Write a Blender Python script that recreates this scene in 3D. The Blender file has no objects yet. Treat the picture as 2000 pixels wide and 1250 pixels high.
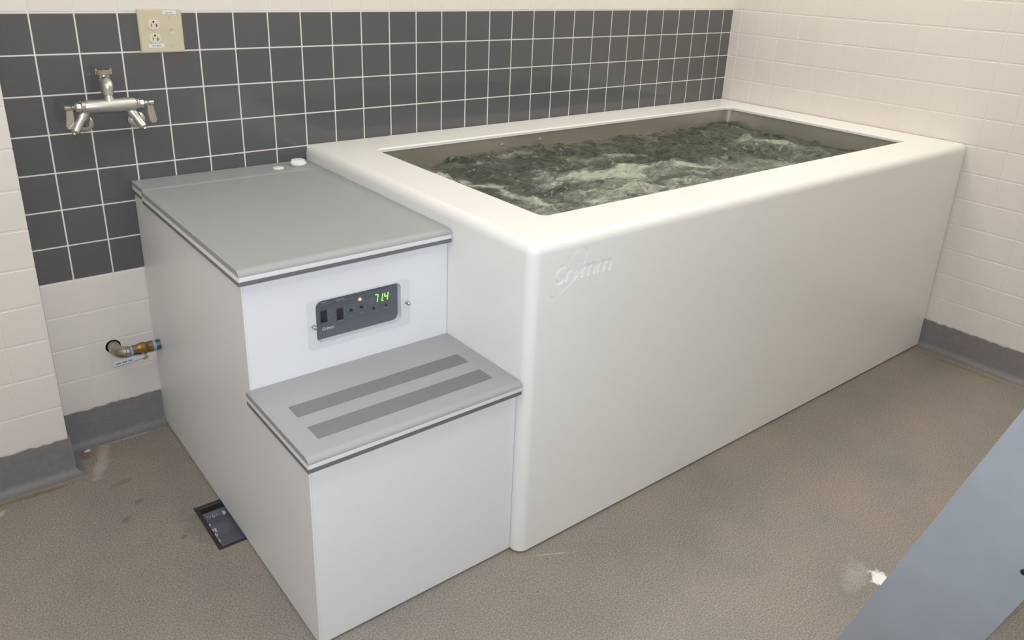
import bpy, bmesh, math, random
import numpy as np
from mathutils import Vector, Matrix

random.seed(7)
scene = bpy.context.scene
COL = scene.collection
S = 0.108            # one wall tile (pitch) in metres; all shapes below are measured in tiles
ZF = -12.12          # floor level, counted in tiles down from the top of the grey tile band
def P(X, Y, Z): return Vector((X * S, Y * S, (Z - ZF) * S))

# ------------------------------------------------------------------ camera
cd = bpy.data.cameras.new('camera')
cd.sensor_fit = 'HORIZONTAL'; cd.sensor_width = 36.0
cd.lens = 1548.596 / 2000 * 36
cd.shift_x = -9.991 / 2000; cd.shift_y = -107.306 / 2000
cd.clip_start = 0.02
cam = bpy.data.objects.new('camera', cd); COL.objects.link(cam)
Rr = ((0.7810044, -0.6232911, 0.0392462), (-0.1943310, -0.3022635, -0.9332054), (0.5935213, 0.7212108, -0.3571939))
m = Matrix.Identity(4)
for i in range(3):
    m[i][0] = Rr[0][i]; m[i][1] = -Rr[1][i]; m[i][2] = -Rr[2][i]
m.translation = P(-3.331, -23.115, 1.625)
cam.matrix_world = m
scene.camera = cam

# ------------------------------------------------------------------ world, lamps, exposure
w = bpy.data.worlds.new('world'); scene.world = w; w.use_nodes = True
w.node_tree.nodes['Background'].inputs[0].default_value = (1, 0.97, 0.93, 1)
w.node_tree.nodes['Background'].inputs[1].default_value = 0.02
vs = scene.view_settings
vs.view_transform = 'Standard'; vs.look = 'None'; vs.gamma = 1.0; vs.use_curve_mapping = False
vs.exposure = -0.2
def area(name, loc, size, energy, col, rot=(0, 0, 0)):
    l = bpy.data.lights.new(name, 'AREA'); l.shape = 'RECTANGLE'; l.size, l.size_y = size
    l.energy = energy; l.color = col
    o = bpy.data.objects.new(name, l); COL.objects.link(o); o.location = loc; o.rotation_euler = rot
    return o
CEIL = 11.9
LAMPS = [(9.5, -6.0), (9.5, -19.0), (22.0, -6.0), (-4.0, -13.0), (22.0, -19.0)]
LPOW = [4.4, 6.4, 13.2, 9.8, 4.6]
for (lx, ly), pw in zip(LAMPS, LPOW):
    area('ceiling_lamp_light', P(lx, ly, CEIL - 0.75), (1.15, 0.55), pw, (1.0, 0.975, 0.925))
fl = area('camera_flash', P(-3.331, -23.115, 1.625) + Vector((-0.02, 0.0, 0.075)), (0.06, 0.04), 23.0, (0.87, 0.98, 1.17))
fl.rotation_euler = cam.matrix_world.to_euler()

# ------------------------------------------------------------------ helpers
WLOC = {}
class G:
    def __init__(s): s.v = []; s.f = []
    def add(s, vf):
        n = len(s.v); s.v += [tuple(q) for q in vf[0]]; s.f += [tuple(i + n for i in q) for q in vf[1]]; return s
def from_bm(bm):
    bm.verts.index_update()
    r = ([tuple(v.co) for v in bm.verts], [tuple(v.index for v in f.verts) for f in bm.faces]); bm.free(); return r
def box(x0, x1, y0, y1, z0, z1, bev=0.0, seg=2, sel=None):
    bm = bmesh.new(); bmesh.ops.create_cube(bm, size=1)
    for v in bm.verts:
        v.co = Vector(((x0 + x1) / 2 + v.co.x * (x1 - x0), (y0 + y1) / 2 + v.co.y * (y1 - y0), (z0 + z1) / 2 + v.co.z * (z1 - z0)))
    if bev:
        ed = [e for e in bm.edges if sel is None or sel((e.verts[0].co + e.verts[1].co) / 2)]
        bmesh.ops.bevel(bm, geom=ed, offset=bev, segments=seg, profile=0.5, affect='EDGES')
    return from_bm(bm)
def frame_of(a, b):
    d = (Vector(b) - Vector(a)); L = d.length; d.normalize()
    u = d.orthogonal().normalized(); return d, u, d.cross(u), L
def lathe(a, b, prof, n=24):
    """prof: list of (t along a->b in tiles, radius)"""
    d, u, w_, L = frame_of(a, b); a = Vector(a); v = []; f = []
    for t, r in prof:
        for k in range(n):
            an = 2 * math.pi * k / n
            v.append(a + d * t + (u * math.cos(an) + w_ * math.sin(an)) * r)
    for i in range(len(prof) - 1):
        for k in range(n):
            k2 = (k + 1) % n
            f.append((i * n + k, i * n + k2, (i + 1) * n + k2, (i + 1) * n + k))
    f.append(tuple(range(n - 1, -1, -1))); f.append(tuple((len(prof) - 1) * n + k for k in range(n)))
    return v, f
def cyl(a, b, r, n=24, ch=0.0):
    L = (Vector(b) - Vector(a)).length
    if ch: return lathe(a, b, [(0, r - ch), (ch, r), (L - ch, r), (L, r - ch)], n)
    return lathe(a, b, [(0, r), (L, r)], n)
def tube(path, r, n=20):
    path = [Vector(q) for q in path]; v = []; f = []; u = None
    for i, q in enumerate(path):
        d = (path[min(i + 1, len(path) - 1)] - path[max(i - 1, 0)]).normalized()
        u = d.orthogonal().normalized() if u is None else (u - d * u.dot(d)).normalized()
        w_ = d.cross(u)
        rr = r[i] if isinstance(r, (list, tuple)) else r
        for k in range(n):
            an = 2 * math.pi * k / n; v.append(q + (u * math.cos(an) + w_ * math.sin(an)) * rr)
    for i in range(len(path) - 1):
        for k in range(n):
            k2 = (k + 1) % n; f.append((i * n + k, i * n + k2, (i + 1) * n + k2, (i + 1) * n + k))
    f.append(tuple(range(n - 1, -1, -1))); f.append(tuple((len(path) - 1) * n + k for k in range(n)))
    return v, f
def prism(pts, axis, a, b):
    """pts 2D polygon; extruded along axis from a to b. axis x: pts=(y,z); y: (x,z); z: (x,y)"""
    def mk(p, t): return {'x': (t, p[0], p[1]), 'y': (p[0], t, p[1]), 'z': (p[0], p[1], t)}[axis]
    n = len(pts); v = [mk(p, a) for p in pts] + [mk(p, b) for p in pts]
    f = [tuple(range(n - 1, -1, -1)), tuple(range(n, 2 * n))] + [(i, (i + 1) % n, n + (i + 1) % n, n + i) for i in range(n)]
    return v, f
def rrect(x0, x1, y0, y1, r, n=6):
    o = []; R4 = r if isinstance(r, (tuple, list)) else (r,) * 4
    for r, sx, sy, a0 in ((R4[0], x1, y1, 0), (R4[1], x0, y1, 90), (R4[2], x0, y0, 180), (R4[3], x1, y0, 270)):
        cx = sx - r if sx == x1 else sx + r; cy = sy - r if sy == y1 else sy + r
        for k in range(n + 1):
            a = math.radians(a0 + 90 * k / n); o.append((cx + r * math.cos(a), cy + r * math.sin(a)))
    return o
def loft(loops, close=False, cap0=False, cap1=False):
    n = len(loops[0]); v = [q for L in loops for q in L]; f = []
    m_ = len(loops)
    for i in range(m_ if close else m_ - 1):
        j = (i + 1) % m_
        for k in range(n):
            k2 = (k + 1) % n; f.append((i * n + k, i * n + k2, j * n + k2, j * n + k))
    if cap0: f.append(tuple(range(n - 1, -1, -1)))
    if cap1: f.append(tuple((m_ - 1) * n + k for k in range(n)))
    return v, f
def holed(outer, inners, axis, a, b):
    """plate with holes; front at a, back at b"""
    bm = bmesh.new(); loops = []
    for L in [outer] + inners:
        vs_ = [bm.verts.new((p[0], p[1], 0)) for p in L]
        es = [bm.edges.new((vs_[i], vs_[(i + 1) % len(vs_)])) for i in range(len(vs_))]
        loops.append(vs_)
    bmesh.ops.triangle_fill(bm, edges=bm.edges[:], use_beauty=True, normal=(0, 0, 1))
    bm.verts.index_update()
    base = [(v.co.x, v.co.y) for v in bm.verts]; tri = [tuple(v.index for v in f.verts) for f in bm.faces]
    lp = [[v.index for v in L] for L in loops]; bm.free()
    n = len(base)
    def mk(p, t): return {'x': (t, p[0], p[1]), 'y': (p[0], t, p[1]), 'z': (p[0], p[1], t)}[axis]
    v = [mk(p, a) for p in base] + [mk(p, b) for p in base]
    f = list(tri) + [tuple(i + n for i in reversed(t)) for t in tri]
    for L in lp:
        for i in range(len(L)):
            j = (i + 1) % len(L); f.append((L[i], L[j], L[j] + n, L[i] + n))
    return v, f
def finish_mesh(name, v, f, mat, smooth):
    me = bpy.data.meshes.new(name); me.from_pydata(v, [], f)
    bm = bmesh.new(); bm.from_mesh(me); bmesh.ops.recalc_face_normals(bm, faces=bm.faces); bm.to_mesh(me); bm.free()
    if mat: me.materials.append(mat)
    if smooth is not None:
        for p_ in me.polygons: p_.use_smooth = True
        me.set_sharp_from_angle(angle=math.radians(smooth))
    return me
def link(name, me, loc, parent):
    o = bpy.data.objects.new(name, me); COL.objects.link(o); WLOC[o] = Vector(loc)
    if parent: o.parent = parent; o.location = Vector(loc) - WLOC[parent]
    else: o.location = loc
    return o
def obj(name, g, mat, parent=None, smooth=None, wn=False):
    """g: (verts, faces) in absolute tile coordinates -> mesh with its origin at the bottom centre"""
    v, f = (g.v, g.f) if isinstance(g, G) else g
    a = np.array([tuple(q) for q in v], float)
    c = np.array([(a[:, 0].min() + a[:, 0].max()) / 2, (a[:, 1].min() + a[:, 1].max()) / 2, a[:, 2].min()])
    me = finish_mesh(name, ((a - c) * S).tolist(), f, mat, smooth)
    o = link(name, me, P(*c), parent)
    if wn:
        md = o.modifiers.new('weighted', 'WEIGHTED_NORMAL'); md.keep_sharp = True; md.weight = 90
    return o
def thing(name, X, Y, Z, label, cat, group=None):
    o = bpy.data.objects.new(name, None); COL.objects.link(o); o.location = P(X, Y, Z); WLOC[o] = P(X, Y, Z)
    o.empty_display_size = 0.05
    return tag(o, label, cat, group)
def tag(o, label, cat=None, group=None, kind=None):
    if label: o['label'] = label
    if cat: o['category'] = cat
    if group: o['group'] = group
    if kind: o['kind'] = kind
    return o
def struct(o, label=None):
    o['kind'] = 'structure'
    if label: o['label'] = label
    return o
def text_geo(s, size=1.0, shear=0.0, offset=0.0, extrude=0.0, res=4):
    cu = bpy.data.curves.new('t', 'FONT'); cu.body = s; cu.size = size; cu.shear = shear; cu.offset = offset
    cu.extrude = extrude; cu.resolution_u = res
    o = bpy.data.objects.new('t', cu); COL.objects.link(o)
    dg = bpy.context.evaluated_depsgraph_get(); dg.update()
    me = bpy.data.meshes.new_from_object(o.evaluated_get(dg))
    v = [tuple(q.co) for q in me.vertices]; f = [tuple(p_.vertices) for p_ in me.polygons]
    bpy.data.objects.remove(o); bpy.data.curves.remove(cu); bpy.data.meshes.remove(me)
    return v, f
def text_on_y(s, x0, x1, zb, y, shear=0.0, offset=0.0, height=None, size=0.1):
    """flat print on a plane facing -y: baseline zb, fitted between x0 and x1"""
    v, f = text_geo(s, 1.0, shear, offset, 0.0, 3)
    xs = [q[0] for q in v]; k = (x1 - x0) / (max(xs) - min(xs)); kz = k if height is None else height
    return [(x0 + (q[0] - min(xs)) * k, y, zb + q[1] * kz) for q in v], f

# ------------------------------------------------------------------ materials
def lin(c): return tuple(((x / 255) / 12.92 if x / 255 <= 0.04045 else ((x / 255 + 0.055) / 1.055) ** 2.4) for x in c) + (1,)
def mat(name, col, rough=0.5, metal=0.0, var=0.0, vscale=30.0, rvar=0.0, bump=0.0, bscale=200.0, spec=0.5, emit=None, estr=0.0, coat=0.0):
    M = bpy.data.materials.new(name); M.use_nodes = True; nt = M.node_tree; b = nt.nodes['Principled BSDF']
    b.inputs['Roughness'].default_value = rough; b.inputs['Metallic'].default_value = metal
    b.inputs['Specular IOR Level'].default_value = spec; b.inputs['Coat Weight'].default_value = coat
    tc = nt.nodes.new('ShaderNodeTexCoord')
    def noise(sc, det=4.0):
        n = nt.nodes.new('ShaderNodeTexNoise'); n.inputs['Scale'].default_value = sc; n.inputs['Detail'].default_value = det
        nt.links.new(tc.outputs['Object'], n.inputs['Vector']); return n
    c = lin(col)
    n = noise(vscale); mx = nt.nodes.new('ShaderNodeMix'); mx.data_type = 'RGBA'
    mx.inputs[6].default_value = tuple(x * (1 - var) for x in c[:3]) + (1,)
    mx.inputs[7].default_value = tuple(min(1, x * (1 + var)) for x in c[:3]) + (1,)
    nt.links.new(n.outputs['Fac'], mx.inputs[0]); nt.links.new(mx.outputs[2], b.inputs['Base Color'])
    if rvar:
        mr = nt.nodes.new('ShaderNodeMapRange'); mr.inputs[3].default_value = rough - rvar; mr.inputs[4].default_value = rough + rvar
        mr.inputs[1].default_value = 0.3; mr.inputs[2].default_value = 0.7
        nt.links.new(n.outputs['Fac'], mr.inputs[0]); nt.links.new(mr.outputs[0], b.inputs['Roughness'])
    if bump:
        n2 = noise(bscale, 2.0); bp = nt.nodes.new('ShaderNodeBump'); bp.inputs['Strength'].default_value = bump; bp.inputs['Distance'].default_value = 0.001
        nt.links.new(n2.outputs['Fac'], bp.inputs['Height']); nt.links.new(bp.outputs[0], b.inputs['Normal'])
    if emit:
        b.inputs['Emission Color'].default_value = lin(emit); b.inputs['Emission Strength'].default_value = estr
    return M
def tile_mat(name, col, rough, rvar):
    """glazed tile; every tile object has a slightly different shade and gloss"""
    M = mat(name, col, rough, var=0.02, vscale=6, bump=0.06, bscale=60)
    nt = M.node_tree; b = nt.nodes['Principled BSDF']
    oi = nt.nodes.new('ShaderNodeObjectInfo'); hs = nt.nodes.new('ShaderNodeHueSaturation')
    mr = nt.nodes.new('ShaderNodeMapRange'); mr.inputs[3].default_value = 1 - rvar; mr.inputs[4].default_value = 1 + rvar
    nt.links.new(oi.outputs['Random'], mr.inputs[0]); nt.links.new(mr.outputs[0], hs.inputs['Value'])
    src = b.inputs['Base Color'].links[0].from_socket
    nt.links.new(src, hs.inputs['Color']); nt.links.new(hs.outputs[0], b.inputs['Base Color'])
    return M
M_dark = tile_mat('glazed_grey_tile', (92, 92, 94), 0.12, 0.025)
M_white = tile_mat('glazed_cream_tile', (229, 222, 213), 0.32, 0.012)
M_grout = mat('grout', (228, 223, 214), 0.85, var=0.03, vscale=90, bump=0.2)
M_paint = mat('wall_paint', (222, 216, 206), 0.7, var=0.02)
M_tub = mat('tub_gelcoat', (238, 237, 232), 0.33, var=0.006, vscale=3, bump=0.12, bscale=420)
M_cab = mat('cabinet_laminate', (233, 234, 234), 0.4, var=0.006, vscale=3, bump=0.12, bscale=500)
M_grey = mat('grey_laminate', (160, 161, 161), 0.42, var=0.04, vscale=900, bump=0.25, bscale=700)
M_edgegrey = mat('grey_laminate_under', (112, 113, 114), 0.45, var=0.03, vscale=600)
M_core = mat('white_core', (232, 233, 233), 0.35, var=0.01)
M_grit = mat('grit_tape', (122, 122, 124), 0.8, var=0.22, vscale=900, bump=0.6, bscale=900)
M_black = mat('black_rubber', (22, 22, 24), 0.6, var=0.05)
M_panel = mat('panel_plastic', (96, 100, 110), 0.35, var=0.03, vscale=20)
M_switch = mat('switch_black', (20, 21, 24), 0.35, var=0.1)
M_print = mat('white_print', (205, 207, 212), 0.6, var=0.02)
M_printd = mat('dim_print', (150, 153, 160), 0.6, var=0.02)
M_chrome = mat('chrome', (205, 203, 200), 0.12, 1.0, var=0.03, vscale=40)
M_rough = mat('rough_cast_chrome', (208, 206, 201), 0.38, 1.0, var=0.06, vscale=60, bump=0.25, bscale=160)
M_brasscap = mat('nickel_brass', (192, 187, 172), 0.28, 1.0, var=0.08, vscale=50)
M_brass = mat('tarnished_brass', (150, 120, 78), 0.38, 1.0, var=0.25, vscale=60, bump=0.1)
M_steelpipe = mat('steel_fitting', (176, 168, 156), 0.36, 1.0, var=0.1, vscale=40, bump=0.1)
M_nipple = mat('galvanised_nipple', (120, 120, 122), 0.35, 1.0, var=0.1, vscale=40)
M_tape = mat('blue_thread_tape', (120, 178, 214), 0.6, var=0.12, vscale=120)
M_lever = mat('white_lever_sleeve', (205, 210, 212), 0.45, var=0.05, vscale=60)
M_blue = mat('blue_print', (70, 120, 165), 0.6, var=0.1)
M_plate = mat('ivory_plate', (205, 196, 168), 0.4, var=0.02)
M_ivory = mat('ivory_receptacle', (218, 210, 188), 0.35, var=0.02)
M_label = mat('label_tape', (226, 226, 228), 0.5, var=0.01)
M_ink = mat('ink', (70, 70, 78), 0.6, var=0.02)
M_whiteplastic = mat('white_plastic', (240, 239, 236), 0.35, var=0.01)
M_basin = mat('drain_basin', (104, 105, 114), 0.3, var=0.5, vscale=22, bump=0.4, bscale=60)
M_castiron = mat('drain_frame', (58, 54, 50), 0.5, 0.3, var=0.4, vscale=60, bump=0.5, bscale=120)
M_board = mat('blue_grey_paint', (156, 163, 170), 0.45, var=0.14, vscale=9, bump=0.15, bscale=40)
M_wood = mat('bare_wood', (190, 170, 140), 0.7, var=0.15, vscale=40)
M_lampbody = mat('lamp_housing', (225, 225, 222), 0.5, var=0.01)
M_diff = mat('lamp_diffuser', (240, 240, 235), 0.5, emit=(255, 244, 225), estr=1.2)
M_ceil = mat('ceiling_paint', (225, 222, 214), 0.8, var=0.02)
M_green = mat('green_segment', (150, 230, 90), 0.4, emit=(176, 255, 96), estr=1.6)
M_ghost = mat('dark_segment', (116, 120, 118), 0.4, var=0.02)
M_amber = mat('amber_lamp', (255, 190, 110), 0.3, emit=(255, 205, 130), estr=2.2)
M_amberoff = mat('amber_lamp_off', (128, 112, 86), 0.3, var=0.02)
M_redoff = mat('red_lamp_off', (118, 92, 96), 0.3, var=0.02)
M_chip = mat('white_chip', (228, 224, 216), 0.7, var=0.03)

def acrylic():
    M = bpy.data.materials.new('clear_acrylic'); M.use_nodes = True; nt = M.node_tree; nt.nodes.clear()
    o = nt.nodes.new('ShaderNodeOutputMaterial'); t = nt.nodes.new('ShaderNodeBsdfTransparent'); g = nt.nodes.new('ShaderNodeBsdfGlossy')
    t.inputs[0].default_value = (0.985, 0.99, 0.99, 1); g.inputs['Roughness'].default_value = 0.06
    mx = nt.nodes.new('ShaderNodeMixShader'); mx.inputs[0].default_value = 0.03
    nt.links.new(t.outputs[0], mx.inputs[1]); nt.links.new(g.outputs[0], mx.inputs[2])
    nt.links.new(mx.outputs[0], o.inputs[0]); return M
M_acrylic = acrylic()

def steel():
    M = mat('brushed_steel', (222, 216, 204), 0.36, 0.9, var=0.05, vscale=8)
    return M
M_steel = steel()

def floor_mat():
    M = bpy.data.materials.new('quartz_epoxy_floor'); M.use_nodes = True; nt = M.node_tree; b = nt.nodes['Principled BSDF']
    L = nt.links.new; geo = nt.nodes.new('ShaderNodeNewGeometry')
    def noise(sc, det, rough=0.5):
        n = nt.nodes.new('ShaderNodeTexNoise'); n.inputs['Scale'].default_value = sc; n.inputs['Detail'].default_value = det
        n.inputs['Roughness'].default_value = rough; L(geo.outputs['Position'], n.inputs['Vector']); return n.outputs['Fac']
    def ramp(src, pts):
        r = nt.nodes.new('ShaderNodeValToRGB'); e = r.color_ramp.elements
        while len(e) < len(pts): e.new(0.5)
        for k, (p_, c) in enumerate(pts): e[k].position = p_; e[k].color = c
        L(src, r.inputs[0]); return r.outputs[0]
    def mix(fac, a, c, mode='MIX'):
        m_ = nt.nodes.new('ShaderNodeMix'); m_.data_type = 'RGBA'; m_.blend_type = mode
        for s_, i in ((fac, 0), (a, 6), (c, 7)):
            if hasattr(s_, 'links'): L(s_, m_.inputs[i])
            else: m_.inputs[i].default_value = s_
        return m_.outputs[2]
    def math_(op, a, c=0.0, clamp=False):
        m_ = nt.nodes.new('ShaderNodeMath'); m_.operation = op; m_.use_clamp = clamp
        for s_, i in ((a, 0), (c, 1)):
            if hasattr(s_, 'links'): L(s_, m_.inputs[i])
            else: m_.inputs[i].default_value = s_
        return m_.outputs[0]
    grain = ramp(noise(245, 3, 0.8), [(0.28, lin((106, 101, 96))), (0.45, lin((157, 150, 142))), (0.55, lin((174, 167, 158))), (0.70, lin((214, 208, 199)))])
    mott = ramp(noise(3.2, 5, 0.6), [(0.28, lin((210, 210, 211))), (0.5, lin((225, 222, 218))), (0.74, lin((236, 228, 217)))])
    colr = mix(1.0, grain, mott, 'MULTIPLY')
    sep = nt.nodes.new('ShaderNodeSeparateXYZ'); L(geo.outputs['Position'], sep.inputs[0])
    wob = noise(28, 5, 0.7); wob2 = noise(9, 4, 0.6)
    def blob(cx, cy, rx, ry, ang, soft=0.6, wa=1.2):
        ca, sa = math.cos(ang), math.sin(ang); cx *= S; cy *= S; rx *= S; ry *= S
        dx = math_('SUBTRACT', sep.outputs[0], cx); dy = math_('SUBTRACT', sep.outputs[1], cy)
        u = math_('DIVIDE', math_('ADD', math_('MULTIPLY', dx, ca), math_('MULTIPLY', dy, sa)), rx)
        v = math_('DIVIDE', math_('SUBTRACT', math_('MULTIPLY', dy, ca), math_('MULTIPLY', dx, sa)), ry)
        d = math_('SQRT', math_('ADD', math_('MULTIPLY', u, u), math_('MULTIPLY', v, v)))
        d = math_('ADD', d, math_('MULTIPLY', math_('SUBTRACT', wob, 0.5), wa * 2)); d = math_('ADD', d, math_('MULTIPLY', math_('SUBTRACT', wob2, 0.5), wa))
        return math_('DIVIDE', math_('SUBTRACT', 1.0, d), soft, True)
    for (cx, cy, rx, ry, an, k, c) in FLOOR_MARKS:
        colr = mix(math_('MULTIPLY', blob(cx, cy, rx, ry, an), k, True), colr, lin(c))
    L(colr, b.inputs['Base Color'])
    b.inputs['Roughness'].default_value = 0.55; b.inputs['Specular IOR Level'].default_value = 0.35
    bp = nt.nodes.new('ShaderNodeBump'); bp.inputs['Strength'].default_value = 0.07; bp.inputs['Distance'].default_value = 0.001
    L(noise(500, 2), bp.inputs['Height']); L(bp.outputs[0], b.inputs['Normal'])
    return M
FLOOR_MARKS = [  # scuffs, lime, rust, paint and darker patches on the floor: x, y, half sizes, angle, strength, colour
    (-0.30, -1.30, 0.75, 0.20, 1.15, 0.55, (190, 186, 178)),
    (-0.05, -0.55, 0.45, 0.22, 1.0, 0.55, (196, 176, 160)),
    (-0.60, -0.55, 0.35, 0.35, 0.0, 0.5, (112, 88, 74)),
    (-2.3, -1.75, 1.7, 0.10, -0.03, 0.6, (124, 98, 66)),
    (-2.9, -2.15, 0.30, 0.16, 0.6, 0.6, (205, 202, 196)),
    (0.65, -0.32, 0.9, 0.08, 0.0, 0.55, (190, 186, 176)),
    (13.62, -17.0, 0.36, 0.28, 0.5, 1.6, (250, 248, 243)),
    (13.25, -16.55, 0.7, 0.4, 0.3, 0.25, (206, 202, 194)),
    (7.75, -11.62, 0.55, 0.03, -0.5, 0.5, (205, 202, 196)),
    (27.0, -13.2, 0.10, 2.6, 0.0, 0.45, (126, 100, 66)),
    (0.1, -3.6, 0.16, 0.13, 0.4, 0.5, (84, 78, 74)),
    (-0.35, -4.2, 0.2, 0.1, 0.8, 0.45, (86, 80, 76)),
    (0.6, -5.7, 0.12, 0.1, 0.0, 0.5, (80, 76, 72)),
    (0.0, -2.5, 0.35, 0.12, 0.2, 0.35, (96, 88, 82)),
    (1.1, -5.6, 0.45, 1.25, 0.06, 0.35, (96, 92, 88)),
    (1.3, -3.0, 0.6, 3.0, 0.0, 0.15, (110, 108, 106)),  # long faint darker strip beside the cabinet's left side
]
M_floor = floor_mat()
def base_mat():
    M = mat('cove_base_epoxy', (128, 126, 126), 0.5, var=0.16, vscale=55, bump=0.35, bscale=380, spec=0.35); return M
M_base = base_mat()

def water_mat():
    M = bpy.data.materials.new('aerated_water'); M.use_nodes = True; nt = M.node_tree; b = nt.nodes['Principled BSDF']; L = nt.links.new
    at = nt.nodes.new('ShaderNodeAttribute'); at.attribute_name = 'foam'
    r = nt.nodes.new('ShaderNodeValToRGB'); e = r.color_ramp.elements
    e[0].position = 0.0; e[0].color = lin((58, 64, 55)); e[1].position = 1.0; e[1].color = lin((200, 202, 188))
    for p_, c in ((0.22, (76, 83, 73)), (0.5, (116, 123, 109)), (0.75, (158, 163, 148))):
        q = e.new(p_); q.color = lin(c)
    L(at.outputs['Fac'], r.inputs[0]); L(r.outputs[0], b.inputs['Base Color'])
    mr = nt.nodes.new('ShaderNodeMapRange'); mr.inputs[3].default_value = 0.07; mr.inputs[4].default_value = 0.5
    L(at.outputs['Fac'], mr.inputs[0]); L(mr.outputs[0], b.inputs['Roughness'])
    b.inputs['IOR'].default_value = 1.33
    tc = nt.nodes.new('ShaderNodeTexCoord'); n = nt.nodes.new('ShaderNodeTexNoise'); n.inputs['Scale'].default_value = 45; n.inputs['Detail'].default_value = 4
    L(tc.outputs['Object'], n.inputs['Vector'])
    bp = nt.nodes.new('ShaderNodeBump'); bp.inputs['Strength'].default_value = 0.3; bp.inputs['Distance'].default_value = 0.004
    L(n.outputs['Fac'], bp.inputs['Height']); L(bp.outputs[0], b.inputs['Normal'])
    return M
M_water = water_mat()

# ------------------------------------------------------------------ the room
XC = 27.666          # corner of the back wall and the right wall
XL, YB = -13.0, -29.5   # unseen left and rear walls
DR = (1.20, 3.05, -6.62, -4.80)   # floor drain opening
HOLE = (0.70, -9.22, 0.205)      # pipe hole in the back wall

fl_o = obj('floor', holed([(XL, YB), (XC + .5, YB), (XC + .5, .5), (XL, .5)], [[(DR[0], DR[2]), (DR[1], DR[2]), (DR[1], DR[3]), (DR[0], DR[3])]], 'z', ZF, ZF - 1.2), M_floor)
struct(fl_o, 'grey tan quartz epoxy floor with scuffs and stains')
struct(obj('ceiling', box(XL, XC + .5, YB, .5, CEIL, CEIL + .8), M_ceil), 'plain white ceiling')
GR = 0.009           # grout lies this far behind the tile faces
hc = [(HOLE[0] + HOLE[2] * math.cos(a * math.pi / 16), HOLE[1] + HOLE[2] * math.sin(a * math.pi / 16)) for a in range(32)]
wall_back = struct(obj('wall_back', holed([(-1.2, ZF), (XC + .4, ZF), (XC + .4, CEIL), (-1.2, CEIL)], [hc], 'y', GR, 0.5), M_grout), 'back wall of square grey and cream tiles')
wall_right = struct(obj('wall_right', box(XC + GR, XC + .5, YB, GR, ZF, CEIL), M_grout), 'right wall of square cream tiles')
PX, PY = -0.975, -1.28   # edge of the wall that stands forward at the left
wall_left = struct(obj('wall_left', box(XL, PX - GR, PY + GR, 0.5, ZF, CEIL), M_grout), 'projecting wall at the left faced with cream tiles')
struct(obj('wall_rear', box(XL, XC + .5, YB - .5, YB, ZF, CEIL), M_paint), 'painted wall behind the viewer')
struct(obj('wall_side', box(XL - .5, XL, YB, .5, ZF, CEIL), M_paint), 'painted side wall outside the view')

g_ = 0.019
def tile_geo(w_, h_, bev, hole=None):
    """tile seen from -y; lower left corner at the origin, pitch w_ x h_"""
    a, b_ = g_, w_ - g_; c, d = g_, h_ - g_
    o = lambda i, y: [(a + i, y, c + i), (b_ - i, y, c + i), (b_ - i, y, d - i), (a + i, y, d - i)]
    return loft([o(0, 0.05), o(0, bev * 0.7), o(bev * 0.4, bev * 0.2), o(bev, 0.0)], cap1=True)
TM = {}
def tile_mesh(w_, h_, mt, bev):
    k = (round(w_, 3), round(h_, 3), mt.name)
    if k not in TM:
        v, f = tile_geo(w_, h_, bev); me = finish_mesh('tile', [tuple(q * S for q in p_) for p_ in v], f, mt, None); TM[k] = me
    return TM[k]
def tile_objs(wall, mt, bev, spots, rot):
    """spots: (corner in tiles, width, height); one object each"""
    for c, w_, h_ in spots:
        o = link('tile', tile_mesh(w_, h_, mt, bev), P(*c), wall); o.rotation_euler = (0, 0, rot)
def tile_field(wall, mt, bev, spots, rot):
    """the tiles outside the picture, joined"""
    g = G(); ca, sa = math.cos(rot), math.sin(rot)
    for c, w_, h_ in spots:
        v, f = tile_geo(w_, h_, bev)
        g.add(([(c[0] + x * ca - y * sa, c[1] + x * sa + y * ca, c[2] + z) for x, y, z in v], f))
    o = obj('tile_field', g, mt, wall); o['kind'] = 'stuff'
DB, WB = 0.012, 0.02
def col_back(c): return (c, min(1.0, XC - c)) if c >= 0 else (PX, -PX)
dark, whites, rest = [], [], []
for r in range(-12, 11):
    for c in range(-1, 28):
        x, w_ = col_back(c); s_ = ((x, 0.0, -(r + 1.0)), w_, 1.0)
        if r < -1: rest.append(s_)
        elif r == -1: whites.append(s_)
        elif r <= 3 or (r == 4 and c <= 6) or (r <= 6 and c <= 1): dark.append(s_)
        elif 7 <= r and c <= 1:
            if not (r == 9 and c == 0): whites.append(s_)
tile_objs(wall_back, M_dark, DB, dark, 0)
tile_objs(wall_back, M_white, WB, whites, 0)
tile_field(wall_back, M_white, WB, rest, 0)
# the tile with the pipe hole
obj('tile', holed([(g_ , -10 + g_), (1 - g_, -10 + g_), (1 - g_, -9 - g_), (g_, -9 - g_)], [hc], 'y', 0.0, 0.05), M_white, wall_back)
obj('pipe_hole', loft([[(HOLE[0] + r_ * math.cos(a * math.pi / 16), y, HOLE[1] + r_ * math.sin(a * math.pi / 16)) for a in range(32)] for r_, y in ((HOLE[2] * .999, 0.02), (HOLE[2] * .999, 0.45))], cap1=True), M_black, wall_back)
# right wall
vis, rest = [], []
for r in range(-12, 11):
    for k in range(-1, 29):
        y0 = 0.0 if k < 0 else -(k + 0.487); w_ = 0.487 if k < 0 else min(1.0, YB * -1 + y0)
        if w_ < 0.1: continue
        s_ = ((XC, y0, -(r + 1.0)), w_, 1.0)
        if (-2 <= r <= 3 and k <= 15) or (4 <= r and 10 <= k <= 15): vis.append(s_)
        elif r < -2 or k > 15: rest.append(s_)
tile_objs(wall_right, M_white, WB, vis, -math.pi / 2)
tile_field(wall_right, M_white, WB, rest, -math.pi / 2)
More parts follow.
